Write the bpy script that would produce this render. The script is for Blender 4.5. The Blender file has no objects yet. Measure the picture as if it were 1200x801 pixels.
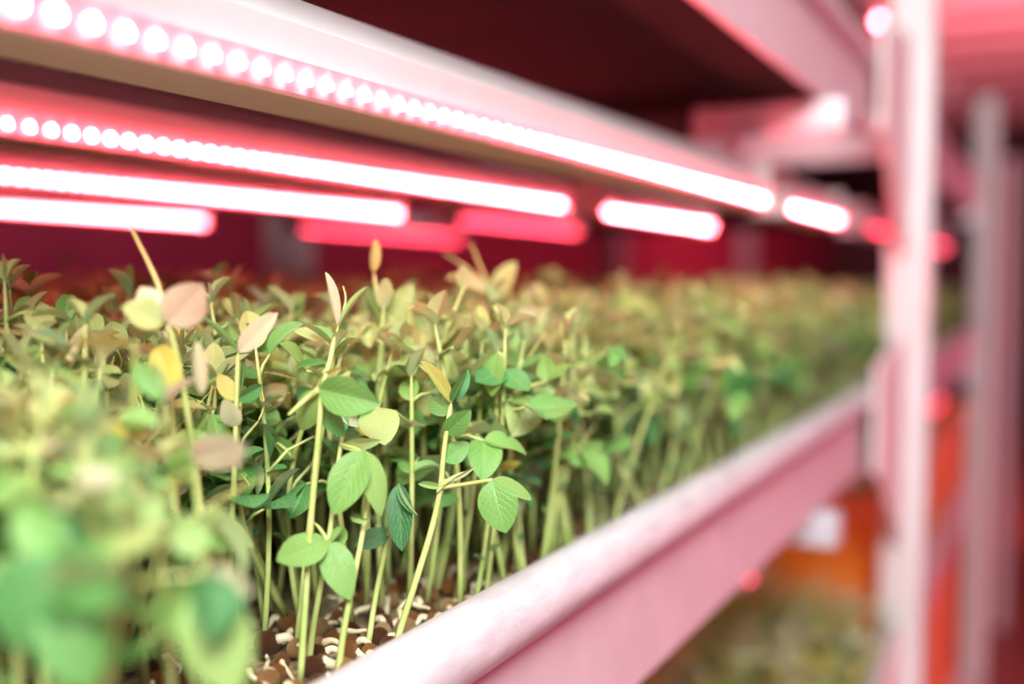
import bpy, math, random
from mathutils import Vector, Matrix, Euler, noise

random.seed(11)
R = random.Random(5)
C = bpy.context.scene.collection
sc = bpy.context.scene
ZC = 1.10                     # camera height above the floor; heights below are given relative to the eye
PI = math.pi

# ------------------------------------------------------------------ camera
FPX, W, H = 1250.0, 1200, 801
YAW, PITCH = math.atan(640 / FPX), math.atan(74.5 / FPX)
cam_d = bpy.data.cameras.new('camera')
cam = bpy.data.objects.new('camera', cam_d)
C.objects.link(cam)
cam.location = (0, 0, ZC)
cam.rotation_euler = (PI / 2 - PITCH, 0, YAW)
cam_d.sensor_width = 36
cam_d.lens = FPX / W * 36
cam_d.clip_start = .01
cam_d.dof.use_dof = True
cam_d.dof.focus_distance = .325
cam_d.dof.aperture_fstop = 3.3
sc.camera = cam
Rm = Euler(cam.rotation_euler).to_matrix()
CR, CU, CF = Rm @ Vector((1, 0, 0)), Rm @ Vector((0, 1, 0)), Rm @ Vector((0, 0, -1))
EYE = Vector((0, 0, ZC))


def P(px, py, d):
    return EYE + d * (CF + CR * ((px - W / 2) / FPX) - CU * ((py - H / 2) / FPX))


def proj(p):
    v = p - EYE
    d = v.dot(CF)
    return W / 2 + FPX * v.dot(CR) / d, H / 2 - FPX * v.dot(CU) / d, d


# ------------------------------------------------------------------ helpers
class MB:
    """collects vertices, faces, uvs and a per-vertex tone, then links ONE mesh object"""

    def __init__(s):
        s.v, s.f, s.uv, s.t = [], [], [], []

    def add(s, vs, fs, uv=None, tone=0.0):
        o = len(s.v)
        s.v += [tuple(p) for p in vs]
        s.f += [tuple(i + o for i in q) for q in fs]
        s.uv += uv if uv else [(0, 0)] * len(vs)
        s.t += [tone] * len(vs)
        return s

    def box(s, x0, x1, y0, y1, z0, z1):
        vs = [(x, y, z) for x in (x0, x1) for y in (y0, y1) for z in (z0, z1)]
        return s.add(vs, [(0, 1, 3, 2), (4, 6, 7, 5), (0, 4, 5, 1), (2, 3, 7, 6), (0, 2, 6, 4), (1, 5, 7, 3)])

    def prism(s, prof, y0, y1):
        """prof: closed list of (x, z), extruded along y"""
        n = len(prof)
        vs = [(x, y0, z) for x, z in prof] + [(x, y1, z) for x, z in prof]
        fs = [(i, (i + 1) % n, n + (i + 1) % n, n + i) for i in range(n)]
        return s.add(vs, fs + [tuple(range(n - 1, -1, -1)), tuple(range(n, 2 * n))])

    def tube(s, pts, rad, n=8, tone=0.0, cap=True):
        pts = [Vector(p) for p in pts]
        if not hasattr(rad, '__len__'):
            rad = [rad] * len(pts)
        vs, fs = [], []
        t0 = (pts[1] - pts[0]).normalized()
        a = t0.orthogonal().normalized()
        for i, p in enumerate(pts):
            t = (pts[min(i + 1, len(pts) - 1)] - pts[max(i - 1, 0)]).normalized()
            a = (a - t * a.dot(t)).normalized()
            b = t.cross(a)
            for k in range(n):
                w = 2 * PI * k / n
                vs.append(p + (a * math.cos(w) + b * math.sin(w)) * rad[i])
        for i in range(len(pts) - 1):
            for k in range(n):
                k2 = (k + 1) % n
                fs.append((i * n + k, i * n + k2, i * n + n + k2, i * n + n + k))
        if cap:
            fs += [tuple(range(n - 1, -1, -1)), tuple(range((len(pts) - 1) * n, len(pts) * n))]
        return s.add(vs, fs, None, tone)

    def mesh(s, name, mat=None, smooth=False):
        m = bpy.data.meshes.new(name)
        m.from_pydata(s.v, [], s.f)
        if any(u != (0, 0) for u in s.uv[:200]):
            ul = m.uv_layers.new(name='uv')
            li = [0] * len(m.loops)
            m.loops.foreach_get('vertex_index', li)
            ul.data.foreach_set('uv', [c for i in li for c in s.uv[i]])
        if any(s.t):
            at = m.attributes.new('tone', 'FLOAT', 'POINT')
            at.data.foreach_set('value', s.t)
        if smooth:
            m.polygons.foreach_set('use_smooth', [True] * len(m.polygons))
        if mat:
            m.materials.append(mat)
        return m

    def build(s, name, mat, parent=None, smooth=False, bevel=0.0):
        o = bpy.data.objects.new(name, s.mesh(name, mat, smooth))
        C.objects.link(o)
        if parent:
            o.parent = parent
        if bevel:
            b = o.modifiers.new('bevel', 'BEVEL')
            b.width, b.segments, b.limit_method = bevel, 2, 'ANGLE'
        return o


def link(name, mesh, parent=None):
    o = bpy.data.objects.new(name, mesh)
    C.objects.link(o)
    if parent:
        o.parent = parent
    return o


def tag(o, label=None, cat=None, group=None, kind=None):
    if label: o['label'] = label
    if cat: o['category'] = cat
    if group: o['group'] = group
    if kind: o['kind'] = kind
    return o


def empty(name, loc):
    o = bpy.data.objects.new(name, None)
    o.empty_display_size = .02
    C.objects.link(o)
    o.location = loc
    return o


def smoothcurve(pts, k=4):
    """Catmull-Rom through the points"""
    pts = [Vector(p) for p in pts]
    q = [pts[0] * 2 - pts[1]] + pts + [pts[-1] * 2 - pts[-2]]
    out = []
    for i in range(1, len(q) - 2):
        p0, p1, p2, p3 = q[i - 1:i + 3]
        for j in range(k):
            t = j / k
            out.append(.5 * ((2 * p1) + (p2 - p0) * t + (2 * p0 - 5 * p1 + 4 * p2 - p3) * t * t + (3 * p1 - p0 - 3 * p2 + p3) * t ** 3))
    return out + [pts[-1]]


# ------------------------------------------------------------------ materials
def mat_new(name):
    m = bpy.data.materials.new(name)
    m.use_nodes = True
    nt = m.node_tree
    nt.nodes.clear()
    return m, nt, nt.nodes.new('ShaderNodeOutputMaterial')


def N(nt, t, **kw):
    n = nt.nodes.new(t)
    for k, v in kw.items():
        if k in n.inputs.keys():
            n.inputs[k].default_value = v
        else:
            setattr(n, k, v)
    return n


def ramp(nt, stops):
    r = nt.nodes.new('ShaderNodeValToRGB')
    e = r.color_ramp.elements
    while len(e) < len(stops):
        e.new(.5)
    for i, (p, c) in enumerate(stops):
        e[i].position = p
        e[i].color = (*c, 1)
    return r


def noisy(name, c1, c2, rough=.5, metal=0.0, scale=60.0, bump=0.0, detail=4, spec=.5, stretch=None):
    m, nt, out = mat_new(name)
    L = nt.links.new
    tc = N(nt, 'ShaderNodeTexCoord')
    mp = N(nt, 'ShaderNodeMapping')
    if stretch:
        mp.inputs['Scale'].default_value = stretch
    L(tc.outputs['Object'], mp.inputs['Vector'])
    nz = N(nt, 'ShaderNodeTexNoise', Scale=scale, Detail=detail)
    L(mp.outputs[0], nz.inputs['Vector'])
    rp = ramp(nt, [(.3, c1), (.7, c2)])
    L(nz.outputs['Fac'], rp.inputs[0])
    b = N(nt, 'ShaderNodeBsdfPrincipled', Roughness=rough, Metallic=metal)
    b.inputs['Specular IOR Level'].default_value = spec
    L(rp.outputs[0], b.inputs['Base Color'])
    if bump:
        bp = N(nt, 'ShaderNodeBump', Strength=bump, Distance=.002)
        L(nz.outputs['Fac'], bp.inputs['Height'])
        L(bp.outputs[0], b.inputs['Normal'])
    L(b.outputs[0], out.inputs[0])
    return m


def emis(name, col, s):
    m, nt, out = mat_new(name)
    e = N(nt, 'ShaderNodeEmission', Color=(*col, 1), Strength=s)
    nt.links.new(e.outputs[0], out.inputs[0])
    return m


TONES = [(0, (.03, .15, .045)), (.2, (.07, .27, .08)), (.42, (.16, .40, .085)), (.6, (.28, .48, .13)),
         (.75, (.42, .55, .21)), (.88, (.52, .46, .05)), (1, (.60, .66, .47))]


def leaf_material(name, source, veins=True):
    m, nt, out = mat_new(name)
    L = nt.links.new
    if source == 'object':
        oi = N(nt, 'ShaderNodeObjectInfo')
        sp = N(nt, 'ShaderNodeSeparateColor')
        L(oi.outputs['Color'], sp.inputs[0])
        tone = sp.outputs[0]
    else:
        at = N(nt, 'ShaderNodeAttribute', attribute_name='tone')
        tone = at.outputs['Fac']
    rp = ramp(nt, TONES)
    L(tone, rp.inputs[0])
    geo = N(nt, 'ShaderNodeNewGeometry')
    pale = N(nt, 'ShaderNodeMix', data_type='RGBA')     # pale waxy underside
    bf = N(nt, 'ShaderNodeMath', operation='MULTIPLY')
    bf.inputs[1].default_value = .38
    L(geo.outputs['Backfacing'], bf.inputs[0])
    L(bf.outputs[0], pale.inputs[0])
    L(rp.outputs[0], pale.inputs[6])
    pale.inputs[7].default_value = (.55, .66, .42, 1)
    col = pale.outputs[2]
    b = N(nt, 'ShaderNodeBsdfPrincipled', Roughness=.42)
    b.inputs['Specular IOR Level'].default_value = .45
    if veins:
        uv = N(nt, 'ShaderNodeUVMap', uv_map='uv')
        sx = N(nt, 'ShaderNodeSeparateXYZ')
        L(uv.outputs[0], sx.inputs[0])
        au = N(nt, 'ShaderNodeMath', operation='ABSOLUTE')
        L(sx.outputs[0], au.inputs[0])
        ma = N(nt, 'ShaderNodeMath', operation='MULTIPLY_ADD')
        L(au.outputs[0], ma.inputs[0])
        ma.inputs[1].default_value = -.42
        L(sx.outputs[1], ma.inputs[2])
        nz = N(nt, 'ShaderNodeTexNoise', Scale=6.0, Detail=2.0)
        L(uv.outputs[0], nz.inputs['Vector'])
        wob = N(nt, 'ShaderNodeMath', operation='MULTIPLY_ADD')
        L(nz.outputs['Fac'], wob.inputs[0])
        wob.inputs[1].default_value = .10
        L(ma.outputs[0], wob.inputs[2])
        k = N(nt, 'ShaderNodeMath', operation='MULTIPLY')
        L(wob.outputs[0], k.inputs[0])
        k.inputs[1].default_value = 42
        sn = N(nt, 'ShaderNodeMath', operation='SINE')
        L(k.outputs[0], sn.inputs[0])
        lat = N(nt, 'ShaderNodeMapRange')
        L(sn.outputs[0], lat.inputs[0])
        lat.inputs[1].default_value, lat.inputs[2].default_value = .72, 1
        mid = N(nt, 'ShaderNodeMapRange')
        L(au.outputs[0], mid.inputs[0])
        mid.inputs[1].default_value, mid.inputs[2].default_value = .09, .0
        mx = N(nt, 'ShaderNodeMath', operation='MAXIMUM')
        L(lat.outputs[0], mx.inputs[0])
        L(mid.outputs[0], mx.inputs[1])
        vm = N(nt, 'ShaderNodeMix', data_type='RGBA')
        vf = N(nt, 'ShaderNodeMath', operation='MULTIPLY')
        vf.inputs[1].default_value = .2
        L(mx.outputs[0], vf.inputs[0])
        L(vf.outputs[0], vm.inputs[0])
        L(col, vm.inputs[6])
        vm.inputs[7].default_value = (.55, .68, .36, 1)
        col = vm.outputs[2]
        n2 = N(nt, 'ShaderNodeTexNoise', Scale=9.0, Detail=3.0)
        L(uv.outputs[0], n2.inputs['Vector'])
        hsum = N(nt, 'ShaderNodeMath', operation='SUBTRACT')
        L(n2.outputs['Fac'], hsum.inputs[0])
        L(mx.outputs[0], hsum.inputs[1])
        bp = N(nt, 'ShaderNodeBump', Strength=.35, Distance=.0006)
        L(hsum.outputs[0], bp.inputs['Height'])
        L(bp.outputs[0], b.inputs['Normal'])
    L(col, b.inputs['Base Color'])
    tr = N(nt, 'ShaderNodeBsdfTranslucent')
    L(col, tr.inputs['Color'])
    ms = N(nt, 'ShaderNodeMixShader', Fac=.38)
    L(b.outputs[0], ms.inputs[1])
    L(tr.outputs[0], ms.inputs[2])
    L(ms.outputs[0], out.inputs[0])
    return m


M = {}
M['leaf'] = leaf_material('pea_leaf', 'object')
M['leaf_mass'] = leaf_material('pea_leaf_mass', 'attribute', False)
M['stem'] = noisy('pea_stem', (.30, .42, .10), (.46, .52, .20), .45, scale=130)
M['tendril'] = noisy('tendril', (.50, .48, .12), (.55, .56, .22), .45, scale=90)
M['white_metal'] = noisy('white_powder_coat', (.80, .79, .80), (.86, .85, .86), .38, scale=25)
M['post'] = noisy('white_post_paint', (.66, .65, .66), (.72, .71, .72), .5, scale=30)
M['bracket'] = noisy('bracket_paint', (.76, .68, .68), (.82, .76, .76), .5, scale=30)
M['galv'] = noisy('galvanised_steel', (.62, .62, .66), (.74, .74, .78), .42, .35, scale=70, bump=.08)
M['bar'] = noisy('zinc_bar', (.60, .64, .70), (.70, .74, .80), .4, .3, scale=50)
M['dark_steel'] = noisy('dark_steel', (.035, .028, .028), (.06, .05, .05), .6, scale=30, spec=.2)  # shade deep in the rack, put into the bar's colour
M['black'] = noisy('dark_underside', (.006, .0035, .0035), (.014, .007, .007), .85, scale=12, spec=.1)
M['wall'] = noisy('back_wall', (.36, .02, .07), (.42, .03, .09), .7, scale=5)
M['floor'] = noisy('red_floor', (.30, .08, .07), (.38, .12, .10), .4, scale=4)
M['ceil'] = noisy('ceiling_sheet', (.42, .13, .14), (.48, .16, .17), .6, scale=4)
M['ceil_rib'] = noisy('ceiling_rib', (.64, .48, .49), (.70, .54, .54), .6, scale=4)
M['dark_end'] = noisy('dark_end', (.05, .025, .03), (.08, .04, .045), .7, scale=3)
M['orange'] = noisy('orange_plastic', (.75, .20, .02), (.85, .27, .03), .45, scale=14)
M['orange_edge'] = noisy('orange_rim_plastic', (.80, .20, .10), (.85, .26, .14), .45, scale=14)
M['soil'] = noisy('damp_mat', (.05, .025, .012), (.45, .36, .20), .8, scale=190, bump=.6)
M['root'] = noisy('white_root', (.52, .47, .27), (.68, .62, .44), .45, scale=200)
M['pcb'] = noisy('strip_board', (.70, .45, .48), (.78, .52, .56), .5, scale=40)
LED = (1.0, .095, .125)
M['chip'] = emis('led_chip_light', LED, 165)
M['chip_warm'] = emis('led_chip_warm', (1.0, .45, .20), 110)
M['chip_spot'] = M['chip']
M['chip_dim'] = emis('led_chip_pink', (1.0, .05, .10), 20)


def rim_material():
    m, nt, out = mat_new('worn_rim_metal')
    L = nt.links.new
    tc = N(nt, 'ShaderNodeTexCoord')
    mp = N(nt, 'ShaderNodeMapping')
    mp.inputs['Scale'].default_value = (1, .25, 1)
    L(tc.outputs['Object'], mp.inputs[0])
    n1 = N(nt, 'ShaderNodeTexNoise', Scale=160.0, Detail=6.0, Roughness=.7)
    n2 = N(nt, 'ShaderNodeTexNoise', Scale=420.0, Detail=3.0)
    n3 = N(nt, 'ShaderNodeTexVoronoi', Scale=120.0)
    L(mp.outputs[0], n1.inputs[0])
    L(tc.outputs['Object'], n2.inputs[0])
    L(tc.outputs['Object'], n3.inputs[0])
    r1 = ramp(nt, [(.3, (.50, .49, .52)), (.62, (.66, .65, .68)), (.8, (.80, .78, .80))])
    L(n1.outputs[0], r1.inputs[0])
    sp = ramp(nt, [(.02, (1, 1, 1)), (.09, (0, 0, 0))])
    L(n3.outputs['Distance'], sp.inputs[0])
    mx = N(nt, 'ShaderNodeMix', data_type='RGBA')
    L(sp.outputs[0], mx.inputs[0])
    L(r1.outputs[0], mx.inputs[6])
    mx.inputs[7].default_value = (.90, .82, .76, 1)
    b = N(nt, 'ShaderNodeBsdfPrincipled', Roughness=.42, Metallic=.25)
    L(mx.outputs[2], b.inputs['Base Color'])
    bp = N(nt, 'ShaderNodeBump', Strength=.12, Distance=.0008)
    L(n2.outputs[0], bp.inputs['Height'])
    L(bp.outputs[0], b.inputs['Normal'])
    L(b.outputs[0], out.inputs[0])
    return m


M['rim'] = rim_material()
M['panel'] = noisy('tray_panel_metal', (.58, .46, .51), (.65, .53, .57), .45, .1, scale=35)


def seed_material():
    m, nt, out = mat_new('pea_seed_coat')
    L = nt.links.new
    oi = N(nt, 'ShaderNodeObjectInfo')
    r = ramp(nt, [(0, (.10, .035, .018)), (.4, (.22, .085, .035)), (.65, (.42, .18, .06)), (.85, (.60, .34, .13)), (1, (.66, .52, .28))])
    sc_ = N(nt, 'ShaderNodeSeparateColor')
    L(oi.outputs['Color'], sc_.inputs[0])
    L(sc_.outputs[0], r.inputs[0])
    tc = N(nt, 'ShaderNodeTexCoord')
    nz = N(nt, 'ShaderNodeTexNoise', Scale=700.0, Detail=4.0)
    L(tc.outputs['Object'], nz.inputs[0])
    mx = N(nt, 'ShaderNodeMix', data_type='RGBA', blend_type='MULTIPLY')
    mx.inputs[0].default_value = .7
    rr = ramp(nt, [(.35, (.45, .4, .4)), (.6, (1, 1, 1))])
    L(nz.outputs[0], rr.inputs[0])
    L(r.outputs[0], mx.inputs[6])
    L(rr.outputs[0], mx.inputs[7])
    b = N(nt, 'ShaderNodeBsdfPrincipled', Roughness=.33)
    L(mx.outputs[2], b.inputs['Base Color'])
    bp = N(nt, 'ShaderNodeBump', Strength=.9, Distance=.0012)
    L(nz.outputs[0], bp.inputs['Height'])
    L(bp.outputs[0], b.inputs['Normal'])
    L(b.outputs[0], out.inputs[0])
    return m


M['seed'] = seed_material()

# ------------------------------------------------------------------ room shell
def struct(name, mb, m):
    return tag(mb.build(name, m), kind='structure')


struct('floor', MB().box(-3, 2.5, -3, 9.2, -.1, 0), M['floor'])
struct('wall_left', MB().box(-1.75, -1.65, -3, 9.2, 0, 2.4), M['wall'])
struct('wall_far', MB().box(-1.65, 2.5, 9.0, 9.1, 0, 2.4), M['dark_end'])
cl = struct('ceiling', MB().box(-1.75, 2.5, -3, 9.2, 2.25, 2.35), M['ceil'])
rb = MB()
for k in range(24):
    y = -2.6 + k * .48
    rb.box(-1.65, 2.5, y, y + .17, 2.21, 2.25)
rb.build('ceiling_ribs', M['ceil_rib'], cl)

# ------------------------------------------------------------------ rack
FX0, FX1 = -.161, -.119         # front post
BX0, BX1 = -.985, -.94          # back post
LEVELS = [.301, 0.0, -.301]     # height offsets of the upper, middle and lower level
rack = empty('storage_rack', (-.5, 1.2, 0))
tag(rack, 'white painted steel storage rack with posts, bars and corner plates', 'rack')
rack_off = Vector((-.5, 1.2, 0))


def rpart(name, mb, m, bevel=0.0):
    mb.v = [tuple(Vector(p) - rack_off + Vector((0, 0, ZC))) for p in mb.v]
    return mb.build(name, m, rack, bevel=bevel)


for y in (-.06, 1.17, 2.4, 3.63):
    for x0, x1 in ((FX0, FX1), (BX0, BX1)):
        # open-backed post: web with two flanges
        q = MB()
        zt = 1.02 if y < 2 else .37
        q.box(x0, x1, y, y + .004, -ZC, zt)
        q.box(x0, x0 + .004, y + .004, y + .05, -ZC, zt)
        q.box(x1 - .004, x1, y + .004, y + .05, -ZC, zt)
        q.box(x0 + .004, x1 - .004, y + .046, y + .05, -ZC, zt)
        rpart('post', q, M['post'], .001)
for lv in LEVELS:
    for y in (.10, .80, 2.25):
        if y > 2 and lv > .2: continue
        rpart('crossbar', MB().box(BX0, -.250, y - .013, y + .013, .106 + lv, .127 + lv), M['dark_steel'], .002)  # inner length of the bar, shade painted in
        rpart('bar_end_sleeve', MB().box(-.250, -.139, y - .014, y + .014, .105 + lv, .128 + lv), M['bar'], .002)  # front end of the same bar, coloured as lit from the aisle
    # corner plates: sheet cut to a slanting lower edge, bolted to the post
    for (ys, z1, z2) in ((.985, .245, .10), ):
        prof = [(ys, z1 + lv - .02), (1.169, z1 + lv), (1.169, .02 + lv - .0), (ys, .105 + lv + .028)]
        q = MB()
        x0, x1 = -.1445, -.1395
        vs = [(x0, a, b) for a, b in prof] + [(x1, a, b) for a, b in prof]
        q.add(vs, [(0, 1, 2, 3), (7, 6, 5, 4), (0, 4, 5, 1), (1, 5, 6, 2), (2, 6, 7, 3), (3, 7, 4, 0)])
        rpart('corner_plate', q, M['bracket'], .0015)
    q = MB()
    prof = [(.975, -.085 + lv), (1.169, -.06 + lv), (1.169, -.215 + lv), (1.05, -.20 + lv), (.975, -.172 + lv)]
    x0, x1 = -.1435, -.1385
    vs = [(x0, a, b) for a, b in prof] + [(x1, a, b) for a, b in prof]
    n = len(prof)
    q.add(vs, [tuple(range(n)), tuple(range(2 * n - 1, n - 1, -1))] + [(i, n + i, n + (i + 1) % n, (i + 1) % n) for i in range(n)])
    rpart('corner_plate', q, M['bracket'], .0015)

# ------------------------------------------------------------------ trays
def make_tray(y0, y1, lv, label):
    t = empty('growing_tray', (-.53, (y0 + y1) / 2, ZC - .171 + lv))
    tag(t, label, 'tray', 'metal growing trays on the rack')
    off = Vector(t.location)

    def part(name, mb, m, smooth=False):
        mb.v = [tuple(Vector(p) + Vector((0, 0, ZC + lv)) - off) for p in mb.v]
        return mb.build(name, m, t, smooth)
    # rolled front rim
    prof = []
    for k in range(24):
        a = 2 * PI * k / 24
        prof.append((-.1556 + .011 * math.cos(a), -.109 + .011 * math.sin(a)))
    q = MB().prism(prof, y0, y1)
    o = part('rolled_rim', q, M['rim'], True)
    em = o.modifiers.new('edge', 'EDGE_SPLIT')
    em.split_angle = 1.0
    part('front_panel', MB().box(-.1575, -.1535, y0, y1, -.171, -.118), M['panel'])
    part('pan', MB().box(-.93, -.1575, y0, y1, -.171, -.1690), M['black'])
    part('pan', MB().box(-.93, -.926, y0, y1, -.169, -.11), M['galv'])
    for y in (y0, y1 - .002):
        part('end_panel', MB().box(-.926, -.158, y, y + .002, -.169, -.112), M['galv'])
    return t


make_tray(.0, 1.15, 0, 'long tray with rolled pale rim and pink lit front at eye level')
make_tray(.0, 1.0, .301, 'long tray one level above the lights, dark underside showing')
make_tray(.0, 1.15, -.301, 'tray one level below the sharp shoots, mostly hidden behind the pink panel')
make_tray(1.26, 2.36, 0, 'blurred tray beyond the near white post, level with the shoots')
make_tray(1.26, 2.36, .301, 'blurred dark tray beyond the near white post, above eye level')
make_tray(1.26, 2.36, -.301, 'blurred tray beyond the near white post, low above the orange crates')

# ------------------------------------------------------------------ grow lights
chip_mesh = {}


def chip(kind):
    if kind not in chip_mesh:
        q = MB()
        vs, fs = [], []
        n, rr = 10, .0019 if kind != 'chip_spot' else .0046
        for i, (rad, hh) in enumerate(((1, 0), (.95, .35), (.75, .7), (.4, .93))):
            for k in range(n):
                a = 2 * PI * k / n
                vs.append((rad * rr * math.cos(a), rad * rr * math.sin(a), hh * rr * 1.9))
        vs.append((0, 0, rr * 1.9))
        for i in range(3):
            for k in range(n):
                fs.append((i * n + k, i * n + (k + 1) % n, i * n + n + (k + 1) % n, i * n + n + k))
        for k in range(n):
            fs.append((3 * n + k, 3 * n + (k + 1) % n, 4 * n))
        q.add(vs, fs)
        chip_mesh[kind] = q.mesh('led_chip', M[kind], True)
    return chip_mesh[kind]


def grow_light(x, y0, y1, lv, label, kind='chip', chips=True, first=None, pitch=.01):
    t = empty('grow_light', (x, (y0 + y1) / 2, ZC + .054 + lv))
    tag(t, label, 'light', 'LED grow light bars under the trays')
    off = Vector(t.location)
    sh = Vector((x, 0, ZC + lv)) - off

    def part(name, mb, m, bevel=0.0):
        mb.v = [tuple(Vector(p) + sh) for p in mb.v]
        return mb.build(name, m, t, bevel=bevel)
    part('housing', MB().prism([(-.0012, .0640), (-.0010, .0648), (.0006, .0740), (-.0012, .0744), (-.0012, .0752), (-.0120, .0862),
                                (-.032, .0862), (-.032, .054), (-.0050, .054), (-.0040, .0550)], y0, y1), M['white_metal'])
    part('led_board', MB().prism([(-.0012, .0640), (-.0040, .0550), (-.0055, .0555), (-.0027, .0640)][::1], y0 + .004, y1 - .004), M['pcb'])
    for y in (y0 - .003, y1):
        part('end_cap', MB().box(-.034, .001, y, y + .003, .053, .088), M['white_metal'], .0008)
    for y in (.10, .80, 2.25):
        if y0 + .01 < y < y1 - .005:
            part('hanger', MB().box(-.027, -.017, y - .006, y + .006, .086, .1045), M['bar'])
    if chips:
        me = chip(kind)
        y = y0 + .008 if first is None else max(first, y0 + .008)
        rot = Euler((0, math.radians(134), 0))
        while y < y1 - .004:
            o = link('led_chip', me, t)
            o.location = Vector((-.0026, y, .0600)) + sh
            o.rotation_euler = rot
            y += pitch
    return t


XS = [-.2, -.359, -.543, -.80]
nm = ['front', 'second', 'third', 'rearmost']
grow_light(XS[0], .03, .82, 0, 'nearest long bright LED bar in white housing across the top', first=.11)
grow_light(XS[1], .03, .80, 0, 'second LED bar behind the nearest one, lit white beads fading right', first=.22)
grow_light(XS[2], .03, .835, 0, 'third LED bar, between the longest hind bar and the lowest one', first=.36)
grow_light(XS[3], .03, .855, 0, 'rearmost and lowest LED bar, shortest bright line just over the plants', first=.53)
grow_light(XS[0], .90, 1.13, 0, 'pale blurred LED bar just left of the white post')
grow_light(XS[1], .885, 1.21, 0, 'short bright blurred LED bar right of the long bars')
grow_light(XS[2], .95, 1.25, 0, 'dim pink LED bar under the end of the second long bar', kind='chip_dim')
grow_light(XS[3], 1.02, 1.40, 0, 'dim pink LED bar deep in the rack behind the shoot tips', kind='chip_dim')
grow_light(XS[1], .03, .82, -.301, 'lower level LED bar under the pink tray panel, nearest the aisle', first=.5)
grow_light(XS[2], .03, .82, -.301, 'lower level LED bar under the pink tray panel, farther in', first=.5)
grow_light(XS[1], .90, 1.2, -.301, 'warm white LED bar of the lower level before the orange crates', kind='chip_warm')  # added, unseen: brightens the crates and lower shoots
grow_light(-.214, .832, .862, -.301, 'stub of pink LED light glowing under the tray beside the zinc bar end', kind='chip_dim', pitch=.02)
grow_light(-.224, 1.30, 1.545, .288, 'upper level LED bar with one glowing end left of the post top', kind='chip_spot', first=1.53, pitch=.02)
grow_light(XS[0], 1.30, 2.30, 0, 'far LED bar past the post, middle level', kind='chip_dim', pitch=.04)
grow_light(XS[0], 1.30, 2.30, -.301, 'far LED bar past the post, over the orange crates', kind='chip_dim', first=1.9, pitch=.04)
grow_light(XS[0], 1.70, 2.30, .301, 'unlit far LED bar past the post, upper level', chips=False)

# ------------------------------------------------------------------ orange crates on the lower level beyond the near post
def crate(x0, x1, y0, y1, z0, z1, label):
    t = empty('plastic_crate', ((x0 + x1) / 2, (y0 + y1) / 2, ZC + z0))
    tag(t, label, 'crate', 'orange crates on the lower level')
    off = Vector(t.location)

    def part(name, q, m):
        q.v = [tuple(Vector(p) + Vector((0, 0, ZC)) - off) for p in q.v]
        return q.build(name, m, t, bevel=.002)
    q = MB()
    w = .006
    q.box(x0, x1, y0, y1, z0, z0 + w)
    for a in ((x0, x0 + w, y0, y1), (x1 - w, x1, y0, y1), (x0 + w, x1 - w, y0, y0 + w), (x0 + w, x1 - w, y1 - w, y1)):
        q.box(*a, z0 + w, z1)
    part('body', q, M['orange'])
    e = .008
    q = MB()
    for a in ((x0 - e, x0, y0 - e, y1 + e), (x1, x1 + e, y0 - e, y1 + e), (x0, x1, y0 - e, y0), (x0, x1, y1, y1 + e)):
        q.box(*a, z1 - .03, z1)
    part('rim', q, M['orange_edge'])
    return t


LT = -.301
# a shelf board carries them
shelf = MB().box(-.93, -.115, 1.25, 2.38, ZC - .85, ZC - .83).build('shelf_board', M['galv'])
tag(shelf, 'grey shelf board under the orange crates beyond the post', 'shelf')

# ------------------------------------------------------------------ pea shoots
BED = -.112


def leaf_verts(nu, nv, fold, curl, wratio=.36, wave=0.0, seed=0):
    """unit leaflet: base at origin, tip at +y, normal +z"""
    vs, uv, fs = [], [], []
    f = math.radians(fold)
    for j in range(nv + 1):
        v = j / nv
        hw = wratio * (math.sin(PI * min(1, v ** .82)) ** .72 if 0 < v < 1 else 0.0)
        if j == 0: hw = .018
        if j == nv: hw = .004
        ang = math.radians(curl) * v
        yy = math.sin(ang) / math.radians(curl) if abs(curl) > 1 else v
        zz = -(1 - math.cos(ang)) / math.radians(curl) if abs(curl) > 1 else 0
        for i in range(-nu, nu + 1):
            u = i / nu
            x = u * hw * math.cos(f)
            up = abs(u) * hw * math.sin(f) - .10 * (u * u) * hw + wave * math.sin(5 * v + seed + (2 if u > 0 else 0)) * abs(u) * hw
            vs.append((x, yy + math.sin(ang) * up, zz + math.cos(ang) * up))
            uv.append((u, v))
    n = 2 * nu + 1
    for j in range(nv):
        for i in range(n - 1):
            a = j * n + i
            fs.append((a, a + 1, a + n + 1, a + n))
    return vs, fs, uv


VAR = [(8, 25, .37, .10), (14, -18, .36, .12), (28, 15, .38, .10), (48, 30, .37, .08), (66, 12, .36, .06), (5, 60, .38, .14), (20, 45, .40, .12), (76, -10, .34, .04)]
LEAF = []
for k, (fo, cu, wr, wa) in enumerate(VAR):
    q = MB()
    q.add(*leaf_verts(4, 11, fo, cu, wr, wa, k))
    LEAF.append(q.mesh('leaf', M['leaf'], True))
LEAF_LO = [leaf_verts(1, 4, fo, cu, wr, 0, 0) for (fo, cu, wr, wa) in VAR]


def frame(p, d, nrm, L, Wd):
    y = d.normalized()
    z = (nrm - y * nrm.dot(y))
    z = z.normalized() if z.length > 1e-5 else y.orthogonal().normalized()
    x = y.cross(z)
    k = Wd / .73
    return Matrix(((x.x * k, y.x * L, z.x * k, p.x), (x.y * k, y.y * L, z.y * k, p.y), (x.z * k, y.z * L, z.z * k, p.z), (0, 0, 0, 1)))


def az(a, e):
    return Vector((math.cos(a) * math.cos(e), math.sin(a) * math.cos(e), math.sin(e)))


def tone_at(r, base, lift):
    k = r.random()
    if k < .035: return r.choice((.68, .74, .86))
    if k < .035 + .10 * lift: return r.uniform(.95, 1)
    return min(.77, max(.03, base + lift * .38 + r.gauss(0, .07)))


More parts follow.
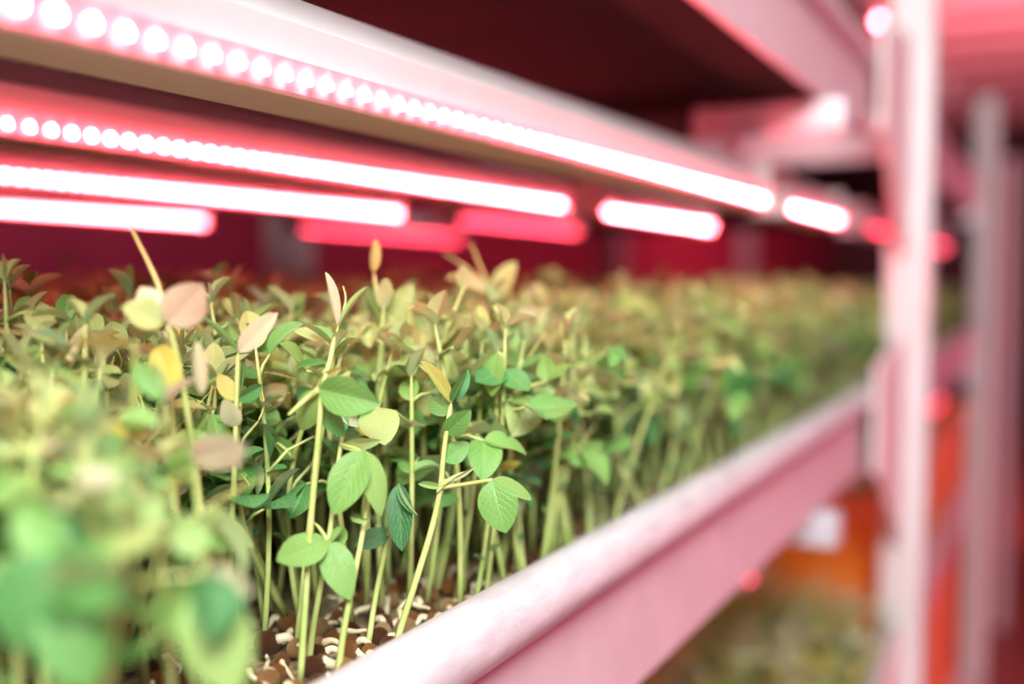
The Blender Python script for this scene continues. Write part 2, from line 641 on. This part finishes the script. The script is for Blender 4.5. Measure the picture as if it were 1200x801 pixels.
def gen_plant(r, h, detail=True):
    """random pea shoot in local coordinates: tubes (points, radii, kind) and leaves (matrix, variant, tone)"""
    lean = Vector((r.gauss(0, .11), r.gauss(0, .11), 0)) * h
    k1 = Vector((r.gauss(0, .05), r.gauss(0, .05), 0)) * h
    top = Vector((lean.x, lean.y, h * .86))

    def at(t):
        b = top * t
        return Vector((b.x, b.y, b.z)) + k1 * math.sin(PI * t)
    r0 = r.uniform(.00092, .00125)
    n = 8 if detail else 4
    tubes = [([at(i / n) for i in range(n + 1)], [r0 * (1 - .35 * i / n) if i < n else r0 * .28 for i in range(n + 1)], 'stem')]
    leaves = []
    a = r.uniform(0, 2 * PI)
    base_t = min(.60, max(.08, r.gauss(.36, .16)))
    nodes = [.22 + r.uniform(-.08, .1), .44 + r.uniform(-.05, .05), .60 + r.uniform(-.05, .05), .76 + r.uniform(-.05, .05), .89]
    for i, t in enumerate(nodes):
        p = at(t)
        a += PI + r.uniform(-.8, .8)
        if i == 0:                   # small scale leaf low on the stem
            if r.random() < .7:
                leaves.append((frame(p, az(a, .9), az(a + PI, .6), r.uniform(.005, .009) * (1 if detail else 1.7), .0042 * (1 if detail else 1.9)), 3, base_t))
            continue
        if i == 1 and detail and r.random() < .45: continue
        el = r.uniform(.0, 1.0)
        pl = r.uniform(.006, .020) * (1.0 if i < 4 else .5)
        e = p + az(a, el) * pl
        tubes.append(([p, p + az(a, el + .2) * pl * .5, e], [.0006, .00052, .0004], 'stem'))
        L0 = r.uniform(.0098, .0168) * (1.05 if i < 4 else .85)
        droop = r.uniform(-1.0, .8)
        if not detail: L0 *= 1.12
        lift = (i - 1) / 3 * r.uniform(.3, 1)
        for sgn in (-1, 1):
            d = az(a + sgn * r.uniform(.45, 1.15), droop + r.uniform(-.3, .3))
            nn = Vector((0, 0, 1)) + az(a, .0) * (.5 if droop < 0 else -.8) + Vector((r.gauss(0, .25), r.gauss(0, .25), 0))
            leaves.append((frame(e, d, nn, L0 * r.uniform(.85, 1.1), L0 * r.uniform(.66, .85)), r.choice((0, 1, 2, 2, 3, 5, 6)), tone_at(r, base_t, lift)))
        for sgn in (-1, 1):          # stipules clasping the node
            if r.random() < .7:
                d = az(a + sgn * 1.2, r.uniform(-.1, .8))
                Ls = r.uniform(.007, .012)
                leaves.append((frame(p, d, Vector((0, 0, 1)) + az(a, 0) * -.4, Ls, Ls * .66), r.choice((0, 2, 3)), tone_at(r, base_t, lift)))
        if detail and r.random() < .26:
            q = [e]
            dd = az(a, el)
            turn = Vector((r.gauss(0, .5), r.gauss(0, .5), r.gauss(.1, .3)))
            for s_ in range(6):
                dd = (dd + turn * (.3 + .25 * s_) + Vector((r.gauss(0, .12), r.gauss(0, .12), .05))).normalized()
                q.append(q[-1] + dd * r.uniform(.0025, .0045))
            c = smoothcurve(q, 3)
            tubes.append((c, [.00032 * (1 - .75 * j / len(c)) for j in range(len(c))], 'tendril'))
    p = at(1)
    a2 = r.uniform(0, 2 * PI)
    for sgn in range(r.choice((2, 3, 3))):
        el = r.uniform(.5, 1.4)
        d = az(a2 + sgn * 2.4, el)
        Lt = r.uniform(.008, .0145)
        leaves.append((frame(p - Vector((0, 0, .001)), d, az(a2 + sgn * 2.4 + PI, .5), Lt, Lt * r.uniform(.55, .75)), r.choice((3, 3, 4, 2, 7)), tone_at(r, base_t, r.uniform(.6, 1.2))))
    return tubes, leaves


def plant_object(loc, tubes, leaves, label, group=None):
    t = empty('pea_shoot', loc)
    tag(t, label, 'pea shoot', group)
    st, tn = MB(), []
    for pts, rad, kind in tubes:
        if kind == 'stem':
            st.tube(pts, rad, 7)
        else:
            tn.append((pts, rad))
    st.build('stem', M['stem'], t, True)
    for pts, rad in tn:
        MB().tube(pts, rad, 5).build('tendril', M['tendril'], t, True)
    for mtx, var, tone in leaves:
        o = link('leaf', LEAF[var], t)
        o.matrix_local = mtx
        o.color = (tone, tone, tone, 1)
    return t


# --- plants that can be told apart in the photograph
def bedpoint(px, py):
    v = CF + CR * ((px - W / 2) / FPX) - CU * ((py - H / 2) / FPX)
    return EYE + v * (BED / v.z)


hero_bases = []


def hero(label, base, stem, leaves=(), tubes=(), rad=.00125):
    """base: pixel on the seed bed or None; stem: (px, py, depth) points; leaves: (attach, tip, width px, roll, variant, tone)"""
    b = bedpoint(*base)
    pts = [b] + [P(*s) for s in stem]
    hero_bases.append(b)
    tb = [([p - b for p in smoothcurve(pts, 4)], None, 'stem')]
    n = len(tb[0][0])
    rad *= .8
    tb[0] = (tb[0][0], [rad * (1.05 - .42 * i / n) if i < n - 1 else rad * .25 for i in range(n)], 'stem')
    for pp, rr, kind in tubes:
        cc = [p - b for p in smoothcurve([P(*s) for s in pp], 4)]
        if not hasattr(rr, '__len__'):
            rr = [rr * (1 - .7 * (i / len(cc)) ** 2) for i in range(len(cc))]
        tb.append((cc, rr, kind))
    lv = []
    for at, tip, wpx, roll, var, tone in leaves:
        A, T = P(*at), P(*tip)
        d = T - A
        dn = d.normalized()
        nrm = Matrix.Rotation(math.radians(roll), 3, dn) @ (EYE - A).normalized()
        lv.append((frame(A - b, d, nrm, d.length, wpx / FPX * at[2]), var, tone))
    return plant_object(b, tb, lv, label)


hero('sharp pea shoot bearing the broad folded leaf at mid height above the seeds', (352, 797),
     [(357, 720, .300), (365, 600, .302), (374, 500, .303), (377, 458, .304), (386, 425, .306), (392, 395, .31)],
     [((374, 455, .302), (443, 474, .296), 50, 12, 2, .40), ((372, 457, .305), (347, 508, .310), 34, 20, 0, .55),
      ((380, 440, .306), (398, 432, .300), 12, 0, 3, .8), ((376, 474, .306), (402, 512, .312), 26, -20, 1, .3),
      ((384, 425, .306), (342, 428, .310), 15, 35, 3, .3), ((384, 432, .306), (352, 412, .316), 18, -15, 3, .42)],
     [([(374, 456, .303), (358, 468, .304), (338, 486, .300)], .0010, 'stem'), ([(374, 456, .303), (395, 447, .300), (410, 435, .298)], .0006, 'stem')])
hero('sharp pea shoot with a spread pair of light green leaflets low over the seeds', (362, 776),
     [(367, 735, .312), (375, 690, .310), (385, 634, .306), (392, 580, .312), (398, 530, .315), (402, 505, .318)],
     [((383, 632, .304), (320, 662, .292), 44, 18, 1, .50), ((384, 633, .304), (412, 702, .298), 40, -10, 0, .48),
      ((402, 617, .306), (386, 634, .303), 14, 30, 3, .5), ((398, 522, .314), (447, 517, .312), 17, 25, 2, .70),
      ((395, 640, .308), (403, 616, .312), 18, 0, 2, .5)],
     [([(384, 633, .304), (374, 618, .306), (362, 608, .308)], .0006, 'stem')])
hero('pea shoot with two bright green hanging leaflets joined at a thin yellow stalk', (396, 790),
     [(402, 745, .303), (412, 690, .305), (424, 630, .310), (432, 575, .314), (430, 545, .313), (427, 530, .306)],
     [((426, 528, .304), (390, 602, .298), 50, 14, 2, .47), ((428, 528, .304), (452, 606, .302), 32, -28, 0, .58),
      ((427, 529, .304), (402, 519, .308), 16, 10, 3, .72), ((410, 605, .308), (432, 611, .305), 12, 25, 3, .62)],
     [([(427, 529, .305), (412, 524, .306), (398, 520, .309)], .0007, 'stem')])
hero('tall curving pea shoot leaning right with a rounded leaflet held out over the rim', (462, 766),
     [(470, 735, .320), (489, 675, .322), (507, 615, .324), (516, 572, .325), (519, 540, .325), (524, 500, .326), (529, 472, .328)],
     [((577, 562, .318), (591, 624, .312), 48, 8, 0, .44), ((577, 562, .319), (626, 584, .325), 24, -35, 2, .60),
      ((529, 472, .328), (496, 420, .322), 24, 30, 3, .82), ((530, 470, .328), (546, 437, .322), 24, -15, 4, .28),
      ((522, 508, .326), (551, 482, .320), 28, 10, 2, .36), ((534, 470, .329), (552, 430, .336), 16, 40, 3, .2),
      ((522, 560, .326), (512, 576, .322), 9, 0, 3, .95), ((528, 562, .323), (558, 546, .319), 13, 20, 4, .98),
      ((517, 571, .325), (490, 566, .322), 12, 10, 3, .6), ((527, 485, .327), (500, 462, .332), 26, 10, 0, .3), ((520, 540, .326), (548, 520, .332), 28, -10, 1, .38)],
     [([(515, 571, .325), (545, 567, .322), (577, 562, .318)], [.0009, .0008, .0007] + [.0006] * 6, 'stem'),
      ([(514, 573, .325), (524, 564, .323), (538, 556, .322), (548, 553, .321)], .0008, 'stem')], .0014)
hero('pea shoot with one dark green folded leaf hanging beside the leaning stem', (432, 752),
     [(440, 700, .335), (452, 640, .334), (462, 590, .332), (468, 566, .330)],
     [((468, 566, .328), (470, 646, .322), 34, 12, 2, .08), ((468, 567, .326), (488, 605, .320), 20, 60, 4, .22),
      ((466, 568, .329), (460, 612, .326), 16, -50, 3, .30), ((456, 622, .334), (414, 642, .330), 26, 15, 1, .10)])
hero('pea shoot ending in an open V of two folded narrow leaves', (262, 779),
     [(270, 640, .308), (275, 540, .307), (277, 470, .306), (279, 413, .305)],
     [((278, 412, .304), (233, 367, .300), 17, 55, 4, .30), ((280, 412, .304), (324, 366, .300), 28, -15, 2, .99),
      ((277, 470, .306), (255, 440, .310), 24, 20, 1, .90), ((277, 468, .306), (310, 452, .312), 22, 30, 2, .25),
      ((277, 500, .306), (262, 470, .300), 24, -20, 0, .98)])
hero('pea shoot spreading pale broad leaves under a long bent tendril', (247, 792),
     [(240, 640, .285), (228, 540, .283), (215, 455, .281), (203, 400, .280), (195, 378, .279)],
     [((197, 380, .278), (241, 328, .274), 54, 4, 1, 1.0), ((190, 376, .278), (160, 336, .276), 38, -15, 0, 1.0),
      ((190, 380, .277), (145, 356, .272), 44, 30, 2, .74), ((184, 404, .281), (207, 464, .276), 38, 8, 1, .86),
      ((236, 462, .276), (231, 398, .272), 24, 10, 3, .98)],
     [([(193, 378, .279), (189, 345, .280), (176, 312, .282), (160, 280, .284), (152, 262, .285)], .0006, 'tendril')])
hero('pea shoot topped by a slim upright pale leaf like a blade', (348, 752),
     [(362, 620, .338), (378, 500, .338), (390, 425, .337), (396, 382, .336)],
     [((395, 380, .335), (384, 316, .330), 19, 30, 3, .99), ((398, 380, .335), (430, 334, .340), 18, -45, 4, .6),
      ((390, 398, .336), (344, 386, .332), 18, 30, 2, .72), ((393, 415, .336), (407, 388, .33), 16, 0, 2, .6),
      ((380, 480, .337), (345, 450, .342), 26, 10, 0, .2)],
     [([(397, 382, .336), (405, 352, .338), (402, 335, .338)], .0004, 'tendril')])
hero('out of focus pea shoot raising two cream leaves clear of its neighbours', (600, 637),
     [(593, 520, .45), (588, 440, .45), (581, 372, .45), (578, 345, .45)],
     [((577, 345, .449), (525, 320, .44), 26, 40, 3, .95), ((581, 345, .449), (603, 306, .445), 28, -20, 2, .74),
      ((584, 372, .45), (592, 440, .44), 16, 20, 3, .95), ((583, 400, .45), (540, 430, .46), 30, 0, 0, .45)],
     [([(577, 345, .45), (566, 320, .45), (552, 285, .452)], .0006, 'tendril'), ([(577, 345, .45), (552, 318, .45), (520, 296, .45)], .0005, 'tendril')])
hero('pea shoot behind the sharp ones with its bud reaching up to the pink light', (455, 690),
     [(452, 560, .385), (450, 460, .385), (446, 380, .385), (438, 318, .385)],
     [((437, 318, .384), (441, 280, .38), 19, 15, 3, .92), ((446, 372, .384), (455, 322, .39), 24, 10, 0, .72),
      ((448, 390, .385), (482, 332, .392), 34, 20, 1, .66), ((447, 380, .384), (430, 335, .38), 14, 0, 4, .5)])
hero('blurred pea shoot with one flat lime leaf lying level near the front', (172, 818),
     [(160, 640, .262), (156, 520, .256), (158, 425, .250), (157, 399, .247)],
     [((157, 398, .245), (76, 407, .240), 28, -58, 0, .68), ((158, 425, .25), (190, 470, .25), 26, 10, 1, .4)])
hero('blurred pea shoot with a yellow folded leaf at mid height', (140, 815),
     [(135, 650, .272), (128, 540, .27), (124, 490, .268)],
     [((122, 489, .267), (178, 512, .262), 30, 25, 3, .89), ((124, 492, .267), (103, 500, .27), 18, 0, 2, .87),
      ((125, 510, .268), (150, 560, .272), 30, 0, 1, .5)])
hero('blurred pea shoot with a rounded teal leaf hanging on a thick stem', (100, 900),
     [(112, 720, .238), (118, 600, .236), (117, 515, .235)],
     [((116, 513, .233), (121, 586, .228), 50, 8, 0, .22), ((117, 515, .234), (70, 480, .232), 46, 30, 1, .44),
      ((118, 560, .236), (160, 540, .24), 36, -20, 2, .55)], rad=.0014)
hero('blurred pea shoot with a wide pale leaf before the V shaped pair', (240, 860),
     [(238, 700, .252), (232, 600, .25), (226, 540, .249)],
     [((226, 538, .247), (296, 514, .240), 54, 25, 1, 1.0), ((226, 540, .248), (190, 560, .25), 40, 0, 0, .5),
      ((232, 600, .25), (280, 640, .245), 44, 10, 0, .58)])
hero('strongly blurred pea shoot with a large lime leaf hanging at the bottom edge', (250, 960),
     [(236, 790, .212), (232, 690, .210), (238, 650, .209)],
     [((236, 690, .206), (272, 818, .198), 84, 10, 0, .62), ((236, 680, .207), (300, 690, .205), 50, 20, 1, .98),
      ((234, 690, .207), (170, 740, .21), 60, 0, 2, .5), ((238, 650, .208), (205, 605, .21), 44, 0, 1, .6)])
hero('strongly blurred pea shoot with large teal leaves in the bottom left corner', (60, 1050),
     [(70, 850, .192), (66, 720, .190), (62, 650, .188)],
     [((60, 650, .186), (8, 765, .180), 100, 10, 0, .24), ((62, 655, .186), (150, 710, .18), 80, 10, 1, .30),
      ((64, 700, .187), (110, 810, .182), 80, -10, 0, .34), ((62, 650, .187), (20, 590, .188), 60, 0, 2, .45)])

# --- the rest of the crop: the 280 that show largest stay individual, the others form one mass
pts = []
cell = .0106
y = .03
while y < 1.14:
    x = -.171
    while x > -.915:
        px, py = x + R.uniform(-.5, .5) * cell, y + R.uniform(-.5, .5) * cell
        px = min(px, -.1705)
        x -= cell
        keep = 1.0
        if px > -.20: keep = .70
        if R.random() > keep: continue
        p = Vector((px, min(1.14, max(.012, py)), ZC + BED))
        u, v, d = proj(p + Vector((0, 0, .09)))
        if d < .17: continue
        ub = proj(p)[0]
        if d < (.318 if u < 440 else .338) and (285 < u < 600 or 270 < ub < 600): continue
        if d < .35 and 285 < u < 450 and R.random() < .72:
            pts.append((d, p, u, v))
            continue
        if 110 < u <= 285 and d < .305 and R.random() > .35: continue
        if 285 < u < 660 and d < .35 and R.random() > (.10 if u < 470 else .0 if u < 610 else .3): continue
        if min((p - b).length for b in hero_bases) < .0085: continue
        pts.append((d, p, u, v))
    y += cell
pts.sort(key=lambda a: a[0])
seen = [q for q in pts if -140 < q[2] < 1250 and q[0] > .185]
near, rest = seen[:280], seen[280:]
extra = [q for q in pts if not (-140 < q[2] < 1250 and q[0] > .185) and q[1].x > -.5]
rest = [q for q in rest]
for d, p, u, v in near:
    h = R.gauss(.102, .009)
    if d < .26: h -= .010
    tubes, lv = gen_plant(R, h)
    if d < .27:
        lab, g = 'strongly blurred pea shoot at the near left corner of the tray', 'blurred shoots nearest the viewer'
    elif d < .36:
        lab, g = 'leafy pea shoot in or near sharp focus among its neighbours', 'pea shoots around the plane of focus'
    else:
        lab, g = 'softly blurred pea shoot standing just behind the sharp shoots', 'blurred shoots behind the sharp ones'
    plant_object(p, tubes, lv, lab, g)


def mass(name, plants, label, scale_h=1.0, light_tint=0.0):
    t = empty(name, plants[0][1])
    tag(t, label, 'pea shoots', kind='stuff')
    off = Vector(plants[0][1])
    st, lf = MB(), MB()
    for d, p, u, v in plants:
        tubes, lv = gen_plant(R, R.gauss(.104, .009) * scale_h, False)
        o = p - off
        for pp, rad, kind in tubes:
            if kind == 'stem':
                st.tube([q + o for q in pp], rad, 4, cap=False)
        for mtx, var, tone in lv:
            vs, fs, uv = LEAF_LO[var]
            lf.add([mtx @ Vector(q) + o for q in vs], fs, None, min(1, max(.01, tone + light_tint)))
    tag(st.build('stem', M['stem'], t, True), kind='stuff')
    tag(lf.build('leaf', M['leaf_mass'], t, True), kind='stuff')
    return t


mass('pea_shoots', rest, 'dense blurred pea shoots filling the far part of the tray')
low = [(0, Vector((R.uniform(-.62, -.165), R.uniform(.45, 1.14), ZC + BED - .301)), 0, 0) for k in range(900)]
mass('pea_shoots', low, 'dim brownish pea shoots in the tray below the pink panel', light_tint=.30)  # brown cast of the pink light put into the leaf tone
upp = [(0, Vector((R.uniform(-.45, -.165), R.uniform(.45, .99), ZC + BED + .301)), 0, 0) for k in range(300)]
mass('pea_shoots', upp, 'green pea shoots in the upper tray beside the post top')
for dz, lab in ((0, 'blurred pea shoots in the eye level tray beyond the near white post'), (.301, 'blurred pea shoots in the high tray beyond the near white post')):
    far = [(0, Vector((R.uniform(-.45, -.167 if dz == 0 else -.27), R.uniform(1.275, 2.34), ZC + BED + dz)), 0, 0) for k in range(450)]
    mass('pea_shoots', far, lab)

# ------------------------------------------------------------------ seed bed
def bed(y0, y1, lv):
    q = MB()
    nx, ny = 60, 110
    vs, fs = [], []
    for j in range(ny + 1):
        for i in range(nx + 1):
            x, yy = -.925 + (.925 - .1665) * i / nx, y0 + (y1 - y0) * j / ny
            vs.append((x, yy, ZC + BED + lv - .005 + .003 * noise.noise(Vector((x * 90, yy * 90, lv)))))
    for j in range(ny):
        for i in range(nx):
            a = j * (nx + 1) + i
            fs.append((a, a + 1, a + nx + 2, a + nx + 1))
    n0 = len(vs)
    # closed underside down to the pan
    for (i, j) in ((0, 0), (nx, 0), (nx, ny), (0, ny)):
        xx, yy, zz = vs[j * (nx + 1) + i]
        vs.append((xx, yy, ZC - .1685 + lv))
    fs.append((n0 + 3, n0 + 2, n0 + 1, n0))
    fs.append(tuple([n0, n0 + 1] + [i for i in range(nx, -1, -1)]))
    fs.append(tuple([n0 + 1, n0 + 2] + [j * (nx + 1) + nx for j in range(ny, -1, -1)]))
    fs.append(tuple([n0 + 2, n0 + 3] + [ny * (nx + 1) + i for i in range(0, nx + 1)]))
    fs.append(tuple([n0 + 3, n0] + [j * (nx + 1) for j in range(0, ny + 1)]))
    q.add(vs, fs)
    return q.build('growing_mat', M['soil'], None, True)


tag(bed(.004, 1.145, 0), 'damp brown growing mat of husks and roots under the sharp shoots', 'growing mat', kind='stuff')
tag(bed(.004, 1.145, -.301), 'damp growing mat in the tray below', 'growing mat', kind='stuff')
tag(bed(.004, .995, .301), 'growing mat in the tray above the lights', 'growing mat', kind='stuff')
for lv in LEVELS[:2]:
    tag(bed(1.265, 2.355, lv), 'growing mat in the blurred trays past the post', 'growing mat', kind='stuff')

seed_meshes = []
for k in range(6):
    vs, fs = [], []
    nr, ns = 9, 14
    for i in range(nr + 1):
        th = PI * i / nr
        for j in range(ns):
            ph = 2 * PI * j / ns
            v = Vector((math.sin(th) * math.cos(ph), math.sin(th) * math.sin(ph), .92 * math.cos(th)))
            f = 1 + .10 * noise.noise(v * 2.2 + Vector((k * 7, 0, 0))) + .05 * noise.noise(v * 6 + Vector((0, k * 5, 0)))
            vs.append(v * f)
    for i in range(nr):
        for j in range(ns):
            fs.append((i * ns + j, i * ns + ns + j, i * ns + ns + (j + 1) % ns, i * ns + (j + 1) % ns))
    q = MB()
    q.add(vs, fs)
    seed_meshes.append(q.mesh('seed_coat', M['seed'], True))
root_meshes = []
for k in range(6):
    pp = [Vector((.5, 0, .2))]
    d = Vector((1, 0, .5))
    for s in range(5):
        d = (d + Vector((R.gauss(0, .5), R.gauss(0, .6), R.gauss(-.25, .4)))).normalized()
        pp.append(pp[-1] + d * .55)
    c = smoothcurve(pp, 3)
    q = MB()
    q.tube(c, [.30 * (1 - .7 * i / len(c)) for i in range(len(c))], 6)
    root_meshes.append(q.mesh('root', M['root'], True))


def seed(p, r, label, group, root=True, shade=None):
    t = empty('pea_seed', p)
    tag(t, label, 'seed', group)
    o = link('seed_coat', R.choice(seed_meshes), t)
    k = R.random() if shade is None else shade
    o.color = (k, k, k, 1)
    o.scale = (r, r * R.uniform(.85, 1), r * R.uniform(.8, .95))
    o.rotation_euler = (R.uniform(0, 6), R.uniform(0, 6), R.uniform(0, 6))
    if root:
        o = link('root', R.choice(root_meshes), t)
        k = r * R.uniform(1.0, 1.5)
        o.scale = (k, k, k)
        o.rotation_euler = (R.uniform(-.3, .3), R.uniform(-.3, .3), R.uniform(0, 6.28))


placed = []
for (px, py, rr, sh, lab) in ((314, 757, .0043, .22, 'wrinkled dark brown seed lowest left, beside the tall stem'),
                          (367, 786, .0040, .08, 'dark round seed between the two near stems at the bottom'),
                          (409, 768, .0037, .66, 'smooth orange brown seed just left of the rim end'),
                          (405, 788, .0036, .82, 'pale orange seed touching the rim at the bottom edge')):
    p = bedpoint(px, py)
    p.x = min(p.x, -.1715)
    placed.append((p, rr))
    seed(p + Vector((0, 0, .001)), rr, lab, None, True, sh)
tries = 0
while len(placed) < 290 and tries < 20000:
    tries += 1
    x = -.1712 - abs(R.gauss(0, .024))
    yy = R.uniform(.19, .95) if R.random() < .35 else R.uniform(.19, .45)
    rr = R.uniform(.0028, .0038)
    p = Vector((x, yy, ZC + BED - .001))
    if min((p - q).length - rr - r2 for q, r2 in placed) < -.0004: continue
    placed.append((p, rr))
    u, v, d = proj(p)
    if d < .42:
        seed(p, rr, 'small sprouting seed with a pale root on the mat inside the rim', 'sprouting seeds inside the rim')
    else:
        seed(p, rr, 'out of focus sprouting seed farther along inside the rim', 'sprouting seeds farther along', R.random() < .5)

crate(-.62, -.168, 1.275, 1.78, -.4688, -.25, 'orange plastic crate in the low tray just behind the near white post')
crate(-.62, -.168, 1.81, 2.34, -.4688, -.25, 'orange plastic crate farther off in the low tray, behind the first orange one')
crate(-.62, -.175, 1.29, 1.78, -.83, -.50, 'orange plastic crate on the grey shelf board under the low tray')
crate(-.62, -.175, 1.81, 2.34, -.83, -.50, 'orange plastic crate at the far end of the grey shelf board')

# ------------------------------------------------------------------ light
def area(name, loc, aim, size, power, col, size_y=None):
    d = bpy.data.lights.new(name, 'AREA')
    d.energy, d.color, d.size = power, col, size
    if size_y:
        d.shape, d.size_y = 'RECTANGLE', size_y
    o = bpy.data.objects.new(name, d)
    C.objects.link(o)
    o.location = Vector(loc) + Vector((0, 0, ZC))
    o.rotation_euler = (Vector(aim) - Vector(loc)).to_track_quat('-Z', 'Y').to_euler()
    return o


area('work_lamp', (.28, -.42, .52), (-.25, .40, -.05), .35, 23, (1, .99, .96))  # added white key light behind the camera, its source unseen
area('aisle_lamp', (.12, .25, 1.10), (-.15, .9, 0), .5, 24, (1, .98, .99), 1.2)
area('opposite_rack_lamp', (.85, .75, -.75), (-.15, .75, -.12), .5, 7, (1, .10, .22), 1.8)
area('far_aisle_lamp', (.0, 4.2, .95), (-.1, 5.0, 1.1), 1.0, 80, (1, .26, .32), 2.5)  # added pink fill that brightens the far ceiling and aisle
area('opposite_bar_lamp', (.95, .55, -.30), (-.3, .5, .06), .25, 1.6, (1, .10, .22), 1.6)  # added pink fill reaching the inner light housings under the front bar
area('far_opposite_rack_lamp', (.85, 2.6, -.3), (-.15, 2.6, -.05), .5, 16, (1, .14, .26), 1.8)
w = bpy.data.worlds.new('world')
w.use_nodes = True
w.node_tree.nodes['Background'].inputs[0].default_value = (1, .82, .82, 1)
w.node_tree.nodes['Background'].inputs[1].default_value = .08
sc.world = w

sc.view_settings.view_transform = 'Standard'
sc.view_settings.look = 'None'
sc.view_settings.exposure = 0.0
sc.view_settings.gamma = 1.0
sc.view_settings.use_curve_mapping = False
sc.cycles.use_denoising = True
sc.cycles.sample_clamp_indirect = 4.0
